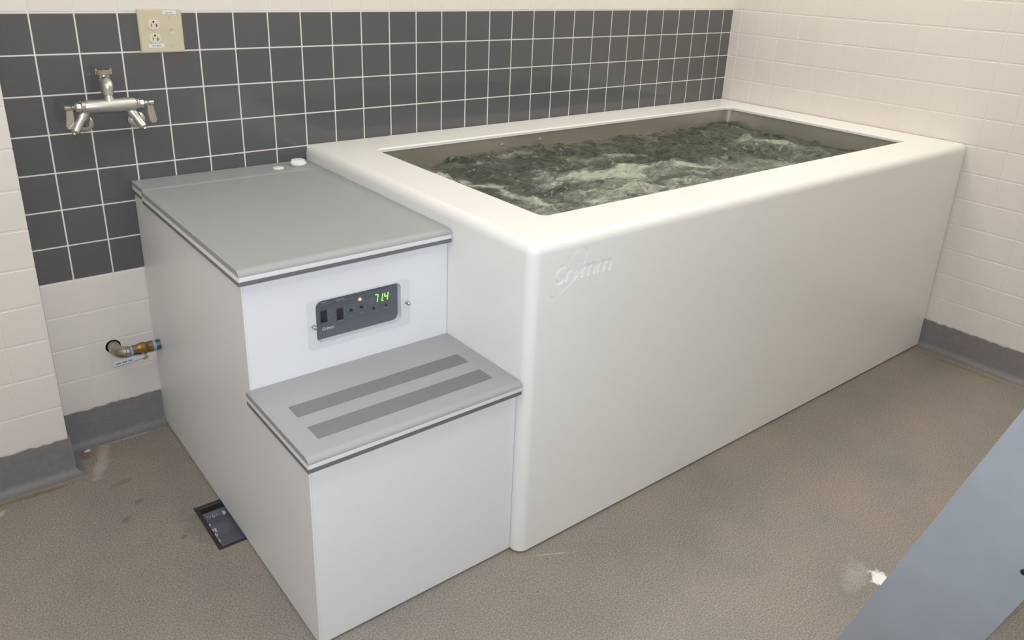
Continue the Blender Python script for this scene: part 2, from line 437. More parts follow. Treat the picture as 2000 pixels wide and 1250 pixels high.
# projecting wall on the left
vis, rest = [], []
for r in range(-12, 11):
    for k in range(0, 12):
        s_ = ((PX - k - 1.0, PY, -(r + 1.0)), 1.0, 1.0)
        (vis if (k <= 1 and r >= 1) else rest).append(s_)
tile_objs(wall_left, M_white, WB, vis, 0); tile_field(wall_left, M_white, WB, rest, 0)
tile_field(wall_left, M_white, WB, [((PX, PY + a, -(r + 1.0)), b_, 1.0) for r in range(-12, 11) for a, b_ in ((0, 1.0), (1.0, .28))], math.pi / 2)

# coved base, ragged along its top edge
def cove(kind_, a, b, n, m0=0, m1=0):
    prof = [(0.0, -11.0), (0.045, -11.0), (0.06, -11.35), (0.06, -11.88)] + [(0.28 - 0.22 * math.cos(t), -12.11 + 0.22 * (1 - math.sin(t))) for t in [i * math.pi / 12 for i in range(1, 7)]] + [(0.28, ZF - .01), (0.0, ZF - .01)]
    loops = []
    rnd = random.Random(3)
    for i in range(n + 1):
        s_ = a + (b - a) * i / n; jt = rnd.uniform(-.025, .025)
        L = []
        for j, (o, z) in enumerate(prof):
            z += jt if (j < 2 and 0 < i < n) else 0
            t = s_ + (m0 * o if i == 0 else m1 * o if i == n else 0)
            L.append({'back': (t, -o, z), 'pil': (t, PY - o, z), 'ret': (PX + o, t, z), 'right': (XC - o, t, z)}[kind_])
        loops.append(L)
    return loft(loops, cap0=True, cap1=True)
for nm, kd, a, b_, n, m0, m1 in (('baseboard_back', 'back', PX, 1.80, 20, 1, 0), ('baseboard_left', 'pil', XL + .1, PX, 80, 0, 1), ('baseboard_return', 'ret', PY, 0.0, 3, -1, -1), ('baseboard_right', 'right', -11.02, YB + .1, 150, 0, 0)):
    struct(obj(nm, cove(kd, a, b_, n, m0, m1), M_base, smooth=40), {'back': 'grey coved base below the wall tiles beside the step cabinet', 'pil': 'grey coved base along the projecting left wall', 'ret': 'grey coved base on the side of the projecting wall', 'right': 'grey coved base along the right wall'}[kd])

# ceiling lamps (above the picture)
LNAME = ['above the near end of the tub', 'above the open floor in front of the step cabinet', 'above the far end of the tub', 'above the floor by the projecting left wall', 'above the floor by the right wall']
for i, (lx, ly) in enumerate(LAMPS):
    t = thing('ceiling_lamp', lx, ly, CEIL - .7, 'white fluorescent ceiling lamp ' + LNAME[i], 'lamp', 'ceiling lamps')
    obj('housing', box(lx - 5.6, lx + 5.6, ly - 2.8, ly + 2.8, CEIL - .45, CEIL - .005, .05), M_lampbody, t)
    obj('diffuser', box(lx - 5.4, lx + 5.4, ly - 2.6, ly + 2.6, CEIL - .7, CEIL - .45, .08), M_diff, t)

# ------------------------------------------------------------------ the tub
TX0, TX1, TY0, TY1, TZ0, TZ1 = 6.93, 27.63, -11.15, -0.02, -12.05, -3.97
ox0, ox1, oy0, oy1 = 8.52, 26.06, -9.60, -1.60
NR = 8
def ring(i, z, r): return [(x, y, z) for x, y in rrect(TX0 + i, TX1 - i * .12, TY0 + i, TY1 - i * .05, (.02, .02, max(r - i, .02), max(.16 - i, .02)), NR)]
def hring(i, z, r): return [(x, y, z) for x, y in rrect(ox0 - i, ox1 + i, oy0 - i, oy1 + i, max(r + i, .02), NR)]
RO, RI = 0.26, 0.22
loops = [ring(0, TZ0, RO)]
for k in range(0, 9):
    t = k * math.pi / 16; loops.append(ring(RO * (1 - math.cos(t)) if k else 0.0, TZ1 - RO * (1 - math.sin(t)), RO + .0001))
for k in range(8, -1, -2):
    t = k * math.pi / 16; loops.append(hring(.05 * (1 - math.cos(t)), TZ1 - .05 * (1 - math.sin(t)), RI))
loops += [hring(0, -4.09, RI), hring(.2, -4.11, RI), hring(.2, -11.6, RI), ring(.3, -11.6, RO), ring(.3, TZ0, RO)]
tub = thing('hydrotherapy_tub', (TX0 + TX1) / 2, (TY0 + TY1) / 2, ZF, 'long white rectangular whirlpool tub with steel lined basin', 'tub')
shell = obj('shell', loft(loops, close=True), M_tub, tub, smooth=50)
# engraved lettering with its looping stroke
def arc(cx, cz, rx, rz, a0, a1, n=10): return [(cx + rx * math.cos(math.radians(a0 + (a1 - a0) * i / n)), cz + rz * math.sin(math.radians(a0 + (a1 - a0) * i / n))) for i in range(n + 1)]
XH = .27
STROKES = [  # lettering strokes: offset of the letter, path (u, v), half width
    (7.60, arc(.14, .20, .15, .185, 52, 318, 18), .045), (7.60, [(.15, .165), (.27, .165), (.27, .06)], .03),
    (7.945, [(0, 0), (0, XH)], .045), (7.945, [(0, .15)] + arc(.12, .17, .11, .095, 160, 75, 6), .040),
    (8.20, [(0, 0), (0, XH)], .045), (8.20, [(0, .345), (0, .41)], .045),
    (8.42, [(0, 0), (0, XH)], .045), (8.42, [(0, .17)] + arc(.095, .185, .095, .085, 170, 0, 8) + [(.19, 0)], .045), (8.61, [(0, .17)] + arc(.095, .185, .095, .085, 170, 0, 8) + [(.19, 0)], .045),
    (8.90, [(0, 0), (0, XH)], .045), (8.90, [(0, .17)] + arc(.10, .185, .10, .085, 170, 0, 8) + [(.20, 0)], .045), (9.10, [(0, .17)] + arc(.10, .185, .10, .085, 170, 0, 8) + [(.20, 0)], .045)]
def ribbon(path, hw, depth, taper=False):
    path = [np.array(q, float) for q in path]; o = []
    for i, q in enumerate(path):
        d0 = path[min(i + 1, len(path) - 1)] - q; d1 = q - path[max(i - 1, 0)]
        d0 = d0 / (np.linalg.norm(d0) or 1); d1 = d1 / (np.linalg.norm(d1) or 1); d = d0 + d1; d /= np.linalg.norm(d)
        n_ = np.array([-d[1], d[0]]); k = 1 / max(.7, abs(d @ (d0 if np.linalg.norm(d0) else d1)))
        h_ = hw * k * (min(1, .35 + 3.2 * min(i, len(path) - 1 - i) / len(path)) if taper else 1)
        a, b_ = q + n_ * h_, q - n_ * h_
        o.append([(a[0], TY0 - .05, a[1]), (b_[0], TY0 - .05, b_[1]), (b_[0], TY0 + depth, b_[1]), (a[0], TY0 + depth, a[1])])
    return loft(o, cap0=True, cap1=True)
sw = [(7.80, -4.60), (7.89, -4.53), (7.99, -4.455), (8.10, -4.39), (8.22, -4.33), (8.33, -4.285), (8.41, -4.268), (8.48, -4.278), (8.525, -4.32), (8.543, -4.39), (8.535, -4.48), (8.50, -4.60), (8.44, -4.73), (8.36, -4.845), (8.26, -4.945), (8.14, -5.04), (8.0, -5.13), (7.86, -5.20), (7.74, -5.25), (7.63, -5.278), (7.55, -5.275), (7.49, -5.259)]
def smooth_path(p, n=5):
    o = []
    for i in range(len(p) - 1):
        a, b_, c, d = (np.array(p[max(i - 1, 0)]), np.array(p[i]), np.array(p[i + 1]), np.array(p[min(i + 2, len(p) - 1)]))
        for k in range(n):
            t = k / n; o.append(0.5 * (2 * b_ + (c - a) * t + (2 * a - 5 * b_ + 4 * c - d) * t * t + (3 * b_ - a - 3 * c + d) * t ** 3))
    o.append(np.array(p[-1])); return o
def engrave(target, cutter_geo):
    c = obj('cutter', cutter_geo, None); md = target.modifiers.new('engrave', 'BOOLEAN'); md.operation = 'DIFFERENCE'; md.solver = 'EXACT'; md.object = c
    dg = bpy.context.evaluated_depsgraph_get(); dg.update()
    me = bpy.data.meshes.new_from_object(target.evaluated_get(dg)); target.modifiers.clear()
    old = len(target.data.polygons)
    if len(me.polygons) > old: target.data = me
    bpy.data.objects.remove(c)
for i, (x0, pth, hw) in enumerate(STROKES):
    engrave(shell, ribbon([(x0 + u + .20 * v, -5.0 + v) for u, v in pth], hw, .040 + .0007 * i))
engrave(shell, ribbon(smooth_path(sw, 4), .022, .028, True))
for p_ in shell.data.polygons: p_.use_smooth = True
shell.data.set_sharp_from_angle(angle=math.radians(50))
md = shell.modifiers.new('weighted', 'WEIGHTED_NORMAL'); md.keep_sharp = True; md.weight = 95
# steel lining
tx0, tx1, ty0, ty1 = 8.41, 26.17, -9.71, -1.49
def tring(i, z, r): return [(x, y, z) for x, y in rrect(tx0 + i, tx1 - i, ty0 + i, ty1 - i, max(r - i, .02), 10)]
tank = obj('steel_basin', loft([tring(-.04, -4.13, .40), tring(-.04, -11.5, .40), tring(.0, -11.46, .36), tring(0, -4.13, .36)][::-1], close=False, cap0=False), M_steel, tub, smooth=60, wn=True)
tank['label'] = 'brushed stainless steel basin lining'
obj('basin_floor', box(tx0 + .02, tx1 - .02, ty0 + .02, ty1 - .02, -11.55, -11.45), M_steel, tub)
for X_, r_ in ((15.30, .075), (13.55, .05)):
    obj('rivet', lathe((X_, ty1 + .005, -4.38), (X_, ty1 - .05, -4.38), [(0, r_), (.012, r_), (.02, r_ * .7), (.024, r_ * .2)], 16), M_steel, tub, smooth=40)
obj('plinth', box(TX0 + .3, TX1 - .2, TY0 + .25, TY1 - .2, ZF, TZ0 + .01), M_black, tub)

# water with jets
def vnoise(x, y, seed):
    rng = np.random.RandomState(seed); T = rng.rand(256, 256)
    xi = np.floor(x).astype(int); yi = np.floor(y).astype(int); fx = x - xi; fy = y - yi
    fx = fx * fx * fx * (fx * (fx * 6 - 15) + 10); fy = fy * fy * fy * (fy * (fy * 6 - 15) + 10)
    a = T[xi % 256, yi % 256]; b = T[(xi + 1) % 256, yi % 256]; c = T[xi % 256, (yi + 1) % 256]; d = T[(xi + 1) % 256, (yi + 1) % 256]
    return (a * (1 - fx) + b * fx) * (1 - fy) + (c * (1 - fx) + d * fx) * fy
def fbm(x, y, o, seed, g=0.5):
    s_, a, t = 0, 1, 0
    for k in range(o):
        s_ = s_ + a * vnoise(x * 2 ** k + 17.3 * k, y * 2 ** k + 9.1 * k, seed + k); t += a; a *= g
    return s_ / t
NX, NY = 760, 360
gx, gy = np.meshgrid(np.linspace(tx0 - .02, tx1 + .02, NX), np.linspace(ty0 - .02, ty1 + .02, NY), indexing='ij')
wx = gx + 1.0 * (fbm(gx * .8, gy * .8, 3, 31) - .5) * 2; wy = gy + 1.0 * (fbm(gx * .8, gy * .8, 3, 41) - .5) * 2
def gauss(cx, cy, rx, ry, ang=0.0, X=None, Y=None):
    X = wx if X is None else X; Y = wy if Y is None else Y
    ca, sa = math.cos(ang), math.sin(ang); dx, dy = X - cx, Y - cy
    return np.exp(-(((dx * ca + dy * sa) / rx) ** 2 + ((dy * ca - dx * sa) / ry) ** 2))
h = 0.34 * (fbm(wx * .5, wy * .7, 2, 3) - .5) + 0.16 * (fbm(wx * 1.3, wy * 1.6, 2, 5) - .5)
rid = 1 - np.abs(2 * fbm(wx * .9, wy * 1.3, 3, 9) - 1); h = h + 0.09 * (rid ** 4 - .3)
h = h + 0.035 * (fbm(gx * 5, gy * 7, 4, 12) - .5)
for (cx, cy, rx, ry, a, k) in ((14.6, -1.7, 1.6, .8, 0, .16), (15.8, -3.3, 1.8, .9, .1, .12), (10.4, -3.6, .9, .35, -.9, .10), (11.0, -6.3, 1.4, .4, -1.1, .10), (24.0, -5.3, .9, 1.8, 0, .10), (11.4, -4.6, 2.6, .35, -1.15, -.12), (19.5, -3.6, 2.4, 1.0, 0, -.10)):
    h = h + k * gauss(cx, cy, rx, ry, a)
foam = np.zeros_like(h)
for (cx, cy, rx, ry, a, k) in ((10.35, -3.85, 1.15, .30, -1.1, .75), (10.9, -6.3, 1.7, .36, -1.35, .75), (10.2, -7.8, 1.5, .8, -1.3, .45), (14.2, -5.6, 2.2, 1.5, -.25, .42), (15.4, -5.5, 2.8, .5, -.25, .5), (18.4, -6.5, 1.8, .6, -.3, .5),
        (13.4, -7.6, 1.8, 1.0, 0, .45), (24.0, -5.6, .6, 1.8, .05, .6), (22.5, -7.4, 1.2, .6, 0, .2), (14.2, -2.1, 1.6, .35, 0, .3), (12.0, -2.6, 1.3, .2, 0, .35), (16.3, -3.6, 1.6, .22, .1, .35), (17.2, -8.2, 2.8, .7, 0, .5), (20.4, -7.6, 1.5, .5, 0, .25), (25.2, -2.4, .9, .4, 0, .25)):
    foam = foam + k * gauss(cx, cy, rx, ry, a)
st = fbm(wx * 1.1 + 3, wy * 2.3, 6, 61, .62); fine = fbm(gx * 7 + wx * 2, gy * 11 + wy * 3, 4, 71, .7)
rid2 = 1 - np.abs(2 * fbm(wx * .8, wy * 1.7, 5, 81, .6) - 1)
zone = np.clip(foam, 0, .75)
foam = zone * (0.25 + 1.05 * st) + 0.45 * (rid2 ** 8) * (0.2 + zone) + (st - .5) * .38 + (fine - .5) * (.22 + .75 * zone) + .055
foam = np.clip(foam, 0, .82)
wz = -4.70 + h
vv = np.stack([gx, gy, wz], -1).reshape(-1, 3)
idx = np.arange(NX * NY).reshape(NX, NY)
ff = np.stack([idx[:-1, :-1], idx[1:, :-1], idx[1:, 1:], idx[:-1, 1:]], -1).reshape(-1, 4)
c0 = np.array([(tx0 + tx1) / 2, (ty0 + ty1) / 2, -4.7])
me = bpy.data.meshes.new('water'); me.from_pydata(((vv - c0) * S).tolist(), [], ff.tolist()); me.materials.append(M_water)
at = me.attributes.new('foam', 'FLOAT', 'POINT'); at.data.foreach_set('value', foam.reshape(-1).astype(np.float32))
me.polygons.foreach_set('use_smooth', [True] * len(me.polygons))
water = link('water', me, P(*c0), None)
tag(water, 'churning grey green water with foam inside the tub', 'water', None, 'stuff')

# ------------------------------------------------------------------ step cabinet
CX0, CX1 = 1.82, 6.915
YU, YLo = -7.95, -10.82
cab = thing('step_cabinet', (CX0 + CX1) / 2, -5.4, ZF, 'white stepped equipment cabinet with grey lid and tread beside the tub', 'cabinet')
ct = 0.15
side = [(-0.03, -12.06), (YLo, -12.06), (YLo, -7.585), (YU, -7.585), (YU, -4.76), (-0.03, -4.76)]
sd = G(); v, f = prism(side, 'x', CX0, CX0 + ct)
obj('side_panel', (v, f), M_cab, cab)
obj('side_panel', prism(side, 'x', CX1 - ct, CX1), M_cab, cab)
PH = (3.42, 5.60, -6.60, -5.58)
obj('front_panel', holed([(CX0 + ct, -7.585), (CX1 - ct, -7.585), (CX1 - ct, -4.76), (CX0 + ct, -4.76)], [rrect(PH[0], PH[1], PH[2], PH[3], .15, 6)], 'y', YU, YU + .17), M_cab, cab)
obj('riser_panel', box(CX0 + ct, CX1 - ct, YLo, YLo + .17, -12.06, -7.585), M_cab, cab)
obj('corner_trim', G().add(cyl((CX0 + .018, YLo + .018, -12.06), (CX0 + .018, YLo + .018, -7.6), .026, 12)), M_core, cab, smooth=40)
obj('corner_trim', G().add(cyl((CX0 + .018, YU + .018, -7.3), (CX0 + .018, YU + .018, -4.78), .026, 12)), M_core, cab, smooth=40)
obj('plinth', box(CX0 + .12, CX1 - .05, YLo + .12, -.2, ZF, -12.05), M_black, cab)
LX0 = 1.72
def lid_layers(name, x0, x1, yb, yf, zt, zg, zw, zb, lab):
    r = zt - zg
    pr = [(yb, zg), (yb, zt), (yf + r * 1.35, zt)] + [(yf + r * 1.35 * (1 - math.sin(t)), zg + r * math.cos(t)) for t in [i * math.pi / 16 for i in range(1, 9)]]
    o = obj(name, prism(pr, 'x', x0, x1), M_grey, cab, smooth=30, wn=True); o['label'] = lab
    c = obj('core_layer', box(x0, x1, yf, yb, zw, zg, .025, 3, lambda q: abs(q.y - yf) < .001 and q.z < zg - .05), M_core, o, smooth=40); c['label'] = 'white middle layer of the lid edge'
    u = obj('under_layer', box(x0, x1, yf + .02, yb, zb, zw, .02, 2, lambda q: abs(q.y - yf - .02) < .001), M_edgegrey, o, smooth=40); u['label'] = 'dark grey lower layer of the lid edge'
    return o
lid_layers('lid', LX0, 6.915, -1.225, -8.16, -4.43, -4.56, -4.672, -4.765, 'grey laminate lid with a white stripe along its edge')
lid_layers('back_strip', 1.78, 6.915, -0.03, -1.215, -4.43, -4.545, -4.66, -4.755, 'narrow fixed grey strip behind the lid')
tread = lid_layers('tread', LX0, 6.915, YU - .005, -11.05, -7.27, -7.39, -7.495, -7.59, 'grey laminate step tread with two grit strips')
for y0, y1 in ((-9.54, -9.07), (-10.49, -9.995)):
    o = obj('grit_strip', box(2.20, 6.47, y0, y1, -7.272, -7.258, .006, 1), M_grit, tread); o['label'] = 'dark grey non-slip grit strip'
# air control button and cap on the back strip
z0 = -4.43
o = obj('air_button', lathe((5.735, -.68, z0 - .01), (5.735, -.68, z0 + .05), [(0, .16), (.03, .165), (.045, .145), (.05, .10)], 32), M_whiteplastic, cab, smooth=35); o['label'] = 'flat round white button'
o = obj('air_knob', lathe((6.43, -.54, z0 - .01), (6.43, -.54, z0 + .14), [(0, .20), (.02, .20), (.025, .235), (.07, .245), (.095, .23), (.10, .17)], 40), M_whiteplastic, cab, smooth=35); o['label'] = 'larger round white knob'
kn = [(6.43 + .20 * math.cos(a), -.54 + .20 * math.sin(a)) for a in [math.radians(20 + 10 * i) for i in range(0, 33)] if not (-.3 < math.sin(a) < -2)]
kn = [q for q in kn if (q[0] - 6.43) * .55 + (q[1] + .54) * .85 > -.06]
obj('knob_grip', prism(kn, 'z', z0 + .08, z0 + .155), M_whiteplastic, o, smooth=30)

# control panel in its recess
YP = YU + .172
cp = obj('control_panel', box(3.25, 5.75, YP, YP + .12, -6.75, -5.45), M_panel, cab); cp['label'] = 'slate grey control panel with switches and a green display'
def on_panel(name, g, mt, lab=None, smooth=None):
    o = obj(name, g, mt, cp, smooth)
    if lab: o['label'] = lab
    return o
YF_ = YP - .002
for x0, z1 in ((3.605, -5.905), (4.005, -5.94)):
    g = G().add(box(x0, x0 + .155, YP - .03, YP + .01, z1 - .29, z1, .01, 1)).add(prism([(YP - .03, z1 - .02), (YP - .03, z1 - .27), (YP - .055, z1 - .27), (YP - .04, z1 - .14), (YP - .045, z1 - .02)], 'x', x0 + .02, x0 + .135))
    on_panel('rocker_switch', g, M_switch, 'black rocker switch')
for x, z, r_ in ((4.36, -6.055, .034), (4.625, -6.045, .034)):
    g = G().add(cyl((x, YP, z), (x, YP - .02, z), r_, 14)).add(cyl((x, YP - .015, z), (x + .01, YP - .09, z + .02), r_ * .55, 10))
    on_panel('toggle_switch', g, M_switch, 'small black toggle', 40)
for x, z in ((4.945, -6.155), (5.285, -6.155)):
    on_panel('push_button', cyl((x, YP, z), (x, YP - .04, z), .026, 14, .006), M_switch, 'tiny black push button', 40)
for x, z, mt, lb, r_ in ((4.60, -5.845, M_amber, 'lit amber indicator lamp', .036), (4.345, -5.855, M_amberoff, 'unlit amber indicator lamp', .022), (4.735, -5.825, M_redoff, 'unlit red indicator lamp', .016)):
    on_panel('indicator_lamp', lathe((x, YP, z), (x, YP - .04, z), [(0, r_), (.015, r_), (.03, r_ * .7), (.036, r_ * .2)], 16), mt, lb, 50)
# seven segment figures
SEG = {'a': (0, 1, 1, 1), 'b': (1, 1, 1, .5), 'c': (1, .5, 1, 0), 'd': (0, 0, 1, 0), 'e': (0, .5, 0, 0), 'f': (0, 1, 0, .5), 'g': (0, .5, 1, .5)}
def digit(x, z, w_, h_, segs, mt, lab):
    g = G(); tk = .021; sh = .16
    for s_ in segs:
        x0, z0_, x1, z1_ = SEG[s_]; e_ = .06
        a = np.array([x + x0 * w_ + z0_ * h_ * sh, z + z0_ * h_]); b_ = np.array([x + x1 * w_ + z1_ * h_ * sh, z + z1_ * h_])
        d = (b_ - a) / np.linalg.norm(b_ - a); a = a + d * .006; b_ = b_ - d * .006; n_ = np.array([-d[1], d[0]]) * tk / 2
        g.add(prism([tuple(a + n_), tuple(b_ + n_), tuple(b_ - n_), tuple(a - n_)], 'y', YP - .004, YP + .002))
    return on_panel('display_figure', g, mt, lab)
zd, hd, wd = -6.03, .20, .085
digit(4.84, zd, wd, hd, 'abcdefg', M_ghost, 'unlit display figure')
digit(4.965, zd, wd, hd, 'abc', M_green, 'lit green figure seven')
digit(5.09, zd, wd, hd, 'bc', M_green, 'lit green figure one')
on_panel('display_point', box(5.195, 5.215, YP - .004, YP + .002, zd - .008, zd + .012), M_green, 'lit green decimal point')
digit(5.235, zd, wd, hd, 'bcfg', M_green, 'lit green figure four')
# printed marks
yt = YP - .0015
for s_, x0, x1, z, sh_, of_, mt in (('Power', 3.645, 3.79, -5.73, 0, 0, M_print), ('Left Tank', 4.01, 4.215, -5.745, 0, 0, M_print), ('Grimm', 3.632, 3.925, -6.395, .15, .02, M_print), ('Press To Set', 4.86, 5.07, -6.255, 0, 0, M_printd), ('Water F', 5.20, 5.36, -6.245, 0, 0, M_printd)):
    o = on_panel('lettering', text_on_y(s_, x0, x1, z, yt, sh_, of_), mt, 'small white printed lettering'); o['kind'] = 'stuff'
pr = G()
def dash(x0, x1, z, t): return [(x0, yt, z), (x1, yt, z), (x1, yt, z + t), (x0, yt, z + t)], [(0, 1, 2, 3)]
pr.add(dash(4.0, 5.42, -5.77, .008)).add(dash(3.645, 3.90, -5.765, .008))
for x, z, l in ((3.80, -5.965, .02), (3.80, -6.12, .03), (4.195, -5.985, .02), (4.195, -6.13, .03), (4.03, -6.275, .10), (4.415, -5.965, .022), (4.43, -6.04, .02), (4.44, -6.11, .03), (4.355, -6.225, .045), (4.69, -5.955, .028), (4.71, -6.09, .03), (4.61, -6.21, .06)):
    pr.add(dash(x, x + l, z, .018))
on_panel('printed_marks', pr, M_printd, 'small dim printed lines and captions')['kind'] = 'stuff'
# clear cover with two screws
cv = obj('panel_cover', prism(rrect(3.20, 5.83, -6.73, -5.53, .10, 6), 'y', YU - .025, YU - .002), M_acrylic, cab); cv['label'] = 'clear plastic cover plate over the control panel'
for x, z in ((3.335, -6.135), (5.735, -6.125)):
    g = G().add(cyl((x, YU - .025, z), (x, YU - .055, z), .05, 18, .01)).add(lathe((x, YU - .05, z), (x, YU - .17, z), [(0, .025), (.03, .025), (.035, .045), (.085, .05), (.11, .035), (.118, .01)], 18))
    o = obj('cover_screw', g, M_chrome, cv, smooth=45); o['label'] = 'chrome thumb screw'

# ------------------------------------------------------------------ wall faucet
fa = thing('wall_faucet', 1.40, -.4, -3.0, 'rough chrome two handle service faucet on the grey tiles', 'faucet')
bz, by = -2.22, -.74
o = obj('body', lathe((.76, by, bz), (2.00, by, bz), [(0, .12), (.03, .16), (.10, .172), (.60, .176), (1.14, .172), (1.21, .16), (1.24, .12)], 28), M_rough, fa, smooth=40)
obj('riser_boss', lathe((1.37, by, bz), (1.37, by, bz + .29), [(0, .15), (.14, .13), (.2, .105), (.25, .10), (.29, .085)], 24), M_rough, fa, smooth=40)
for sgn, xe in ((-1, .78), (1, 1.98)):
    X = lambda t: xe + sgn * t
    obj('collar', lathe((X(-.05), by, bz), (X(.09), by, bz), [(0, .14), (.02, .15), (.12, .15), (.14, .13)], 24), M_chrome, fa, smooth=35)
    obj('bonnet', lathe((X(.08), by, bz), (X(.25), by, bz), [(0, .125), (.02, .135), (.10, .135), (.13, .11), (.15, .07), (.17, .065)], 8), M_chrome, fa)
    obj('stem', lathe((X(.24), by, bz), (X(.34), by, bz), [(0, .05), (.02, .075), (.04, .075), (.06, .04), (.10, .04)], 16), M_chrome, fa, smooth=30)
    h_ = obj('handle', G().add(lathe((X(.31), by, bz), (X(.46), by, bz), [(0, .05), (.02, .07), (.13, .07), (.15, .05)], 18)), M_chrome, fa, smooth=35)
    bx = X(.345)
    bl = [(bx - .07, bz - .02), (bx + .07, bz - .02), (bx + .095, bz - .44), (bx + .05, bz - .52), (bx - .05, bz - .52), (bx - .095, bz - .44)]
    v, f = prism(bl, 'y', by - .02, by + .02)
    v = [(x + sgn * .10 * max(0, (bz - .05 - z)), y - .05 * max(0, bz - z), z) for x, y, z in v]
    obj('lever_blade', (v, f), M_chrome, h_)
    # stop housing angled down and out, supply arm and wall flange
    a = Vector((xe - sgn * .08 - .06, by + .10, bz - .12)); b_ = Vector((xe + (.10 if sgn > 0 else -.34), by - .17, bz - .60))
    L = (b_ - a).length; fx = xe + (.15 if sgn > 0 else .07)
    obj('stop_housing', lathe(a, b_, [(0, .12), (L * .35, .125), (L * .42, .10), (L * .95, .10), (L, .07), (L + .01, .04), (L + .05, .035)], 22), M_rough, fa, smooth=40)
    obj('supply_arm', tube([(fx, -.02, bz - .55), (fx - .03, -.30, bz - .50), (xe - sgn * .02, by + .1, bz - .22)], .10, 18), M_rough, fa, smooth=50)
    obj('flange', lathe((fx, -.001, bz - .55), (fx, -.09, bz - .55), [(0, .22), (.025, .22), (.05, .19), (.085, .12)], 32), M_rough, fa, smooth=35)
obj('riser_nut', lathe((1.37, by, bz + .26), (1.37, by, bz + .34), [(0, .085), (.02, .11), (.06, .11), (.08, .09)], 8), M_chrome, fa)
pth = [(1.37, by, bz + .28), (1.37, by, bz + .42)] + [(1.37 + .02 * math.sin(t), by + .20 * (1 - math.cos(t)), bz + .42 + .14 * math.sin(t)) for t in [i * math.pi / 16 for i in range(1, 9)]] + [(1.39, by + .30, bz + .56)]
obj('elbow', tube(pth, [.125, .13] + [.145] * 8 + [.14], 22), M_rough, fa, smooth=50)
ux, uy = 1.40, by + .34
obj('vacuum_breaker', lathe((ux, uy, bz + .22), (ux, uy, bz + .74), [(0, .10), (.05, .12), (.30, .13), (.36, .15), (.46, .155), (.52, .14)], 26), M_brasscap, fa, smooth=35)
g = G().add(lathe((ux, uy, bz + .73), (ux, uy, bz + .87), [(0, .16), (.015, .205), (.11, .205), (.125, .19), (.14, .15)], 26))
for k in range(6):
    a = k * math.pi / 3 + .3; g.add(box(ux + .19 * math.cos(a) - .025, ux + .19 * math.cos(a) + .025, uy + .19 * math.sin(a) - .025, uy + .19 * math.sin(a) + .025, bz + .75, bz + .875))
obj('cap', g, M_brasscap, fa, smooth=30)

# ------------------------------------------------------------------ outlet and switch plate
ou = thing('outlet_plate', 3.025, 0, -1.04, 'ivory two gang plate with duplex outlet and toggle switch', 'outlet')
yo = -.055
px0, px1, pz0, pz1 = 2.465, 3.59, -1.04, .09
def fr(i, y): return [(px0 + i, y, pz0 + i), (px1 - i, y, pz0 + i), (px1 - i, y, pz1 - i), (px0 + i, y, pz1 - i)]
obj('plate', loft([fr(0, 0), fr(0, -.025), fr(.012, -.042), fr(.035, yo), ], cap1=True, cap0=True), M_plate, ou)
for zc in (-.315, -.665):
    xc = 2.85
    pts = [(xc + .155 * math.cos(a), zc + min(.125, max(-.125, .155 * math.sin(a)))) for a in [i * math.pi / 20 for i in range(40)]]
    r = obj('receptacle', loft([[(x, yo + .004, z) for x, z in pts], [(x, yo - .012, z) for x, z in pts], [(xc + (x - xc) * .93, yo - .018, zc + (z - zc) * .93) for x, z in pts]], cap1=True), M_ivory, ou)
    yy = yo - .0185
    g = G().add(box(xc - .066, xc - .048, yy - .001, yy + .004, zc - .055, zc + .025)).add(box(xc + .046, xc + .066, yy - .001, yy + .004, zc - .06, zc + .03)).add(box(xc + .066, xc + .10, yy - .001, yy + .004, zc - .022, zc - .006)).add(cyl((xc - .005, yy + .004, zc + .078), (xc - .005, yy - .001, zc + .078), .026, 14))
    obj('slots', g, M_black, r)
obj('screw', cyl((2.85, yo + .004, -.49), (2.85, yo - .012, -.49), .022, 12, .004), M_plate, ou)
for zc in (-.13, -.84): obj('screw', cyl((3.275, yo + .004, zc), (3.275, yo - .01, zc), .026, 14, .004), M_plate, ou)
r = obj('toggle', G().add(box(3.225, 3.325, yo - .008, yo + .004, -.58, -.375)).add(prism([(yo, -.44), (yo, -.50), (yo - .09, -.395), (yo - .085, -.365), (yo - .06, -.36)], 'x', 3.245, 3.305)), M_ivory, ou)
for s_, x0, x1, z0_, z1_ in (('BELOW', 3.10, 3.45, -.045, .045), ('GFI BUS', 2.66, 3.06, -.90, -.80)):
    l = obj('label_tape', box(x0, x1, yo - .006, yo + .002, z0_, z1_), M_label, ou); l['label'] = 'small white label tape'
    obj('lettering', text_on_y(s_, x0 + .09, x1 - .09, z0_ + .022, yo - .0075), M_ink, l)['kind'] = 'stuff'

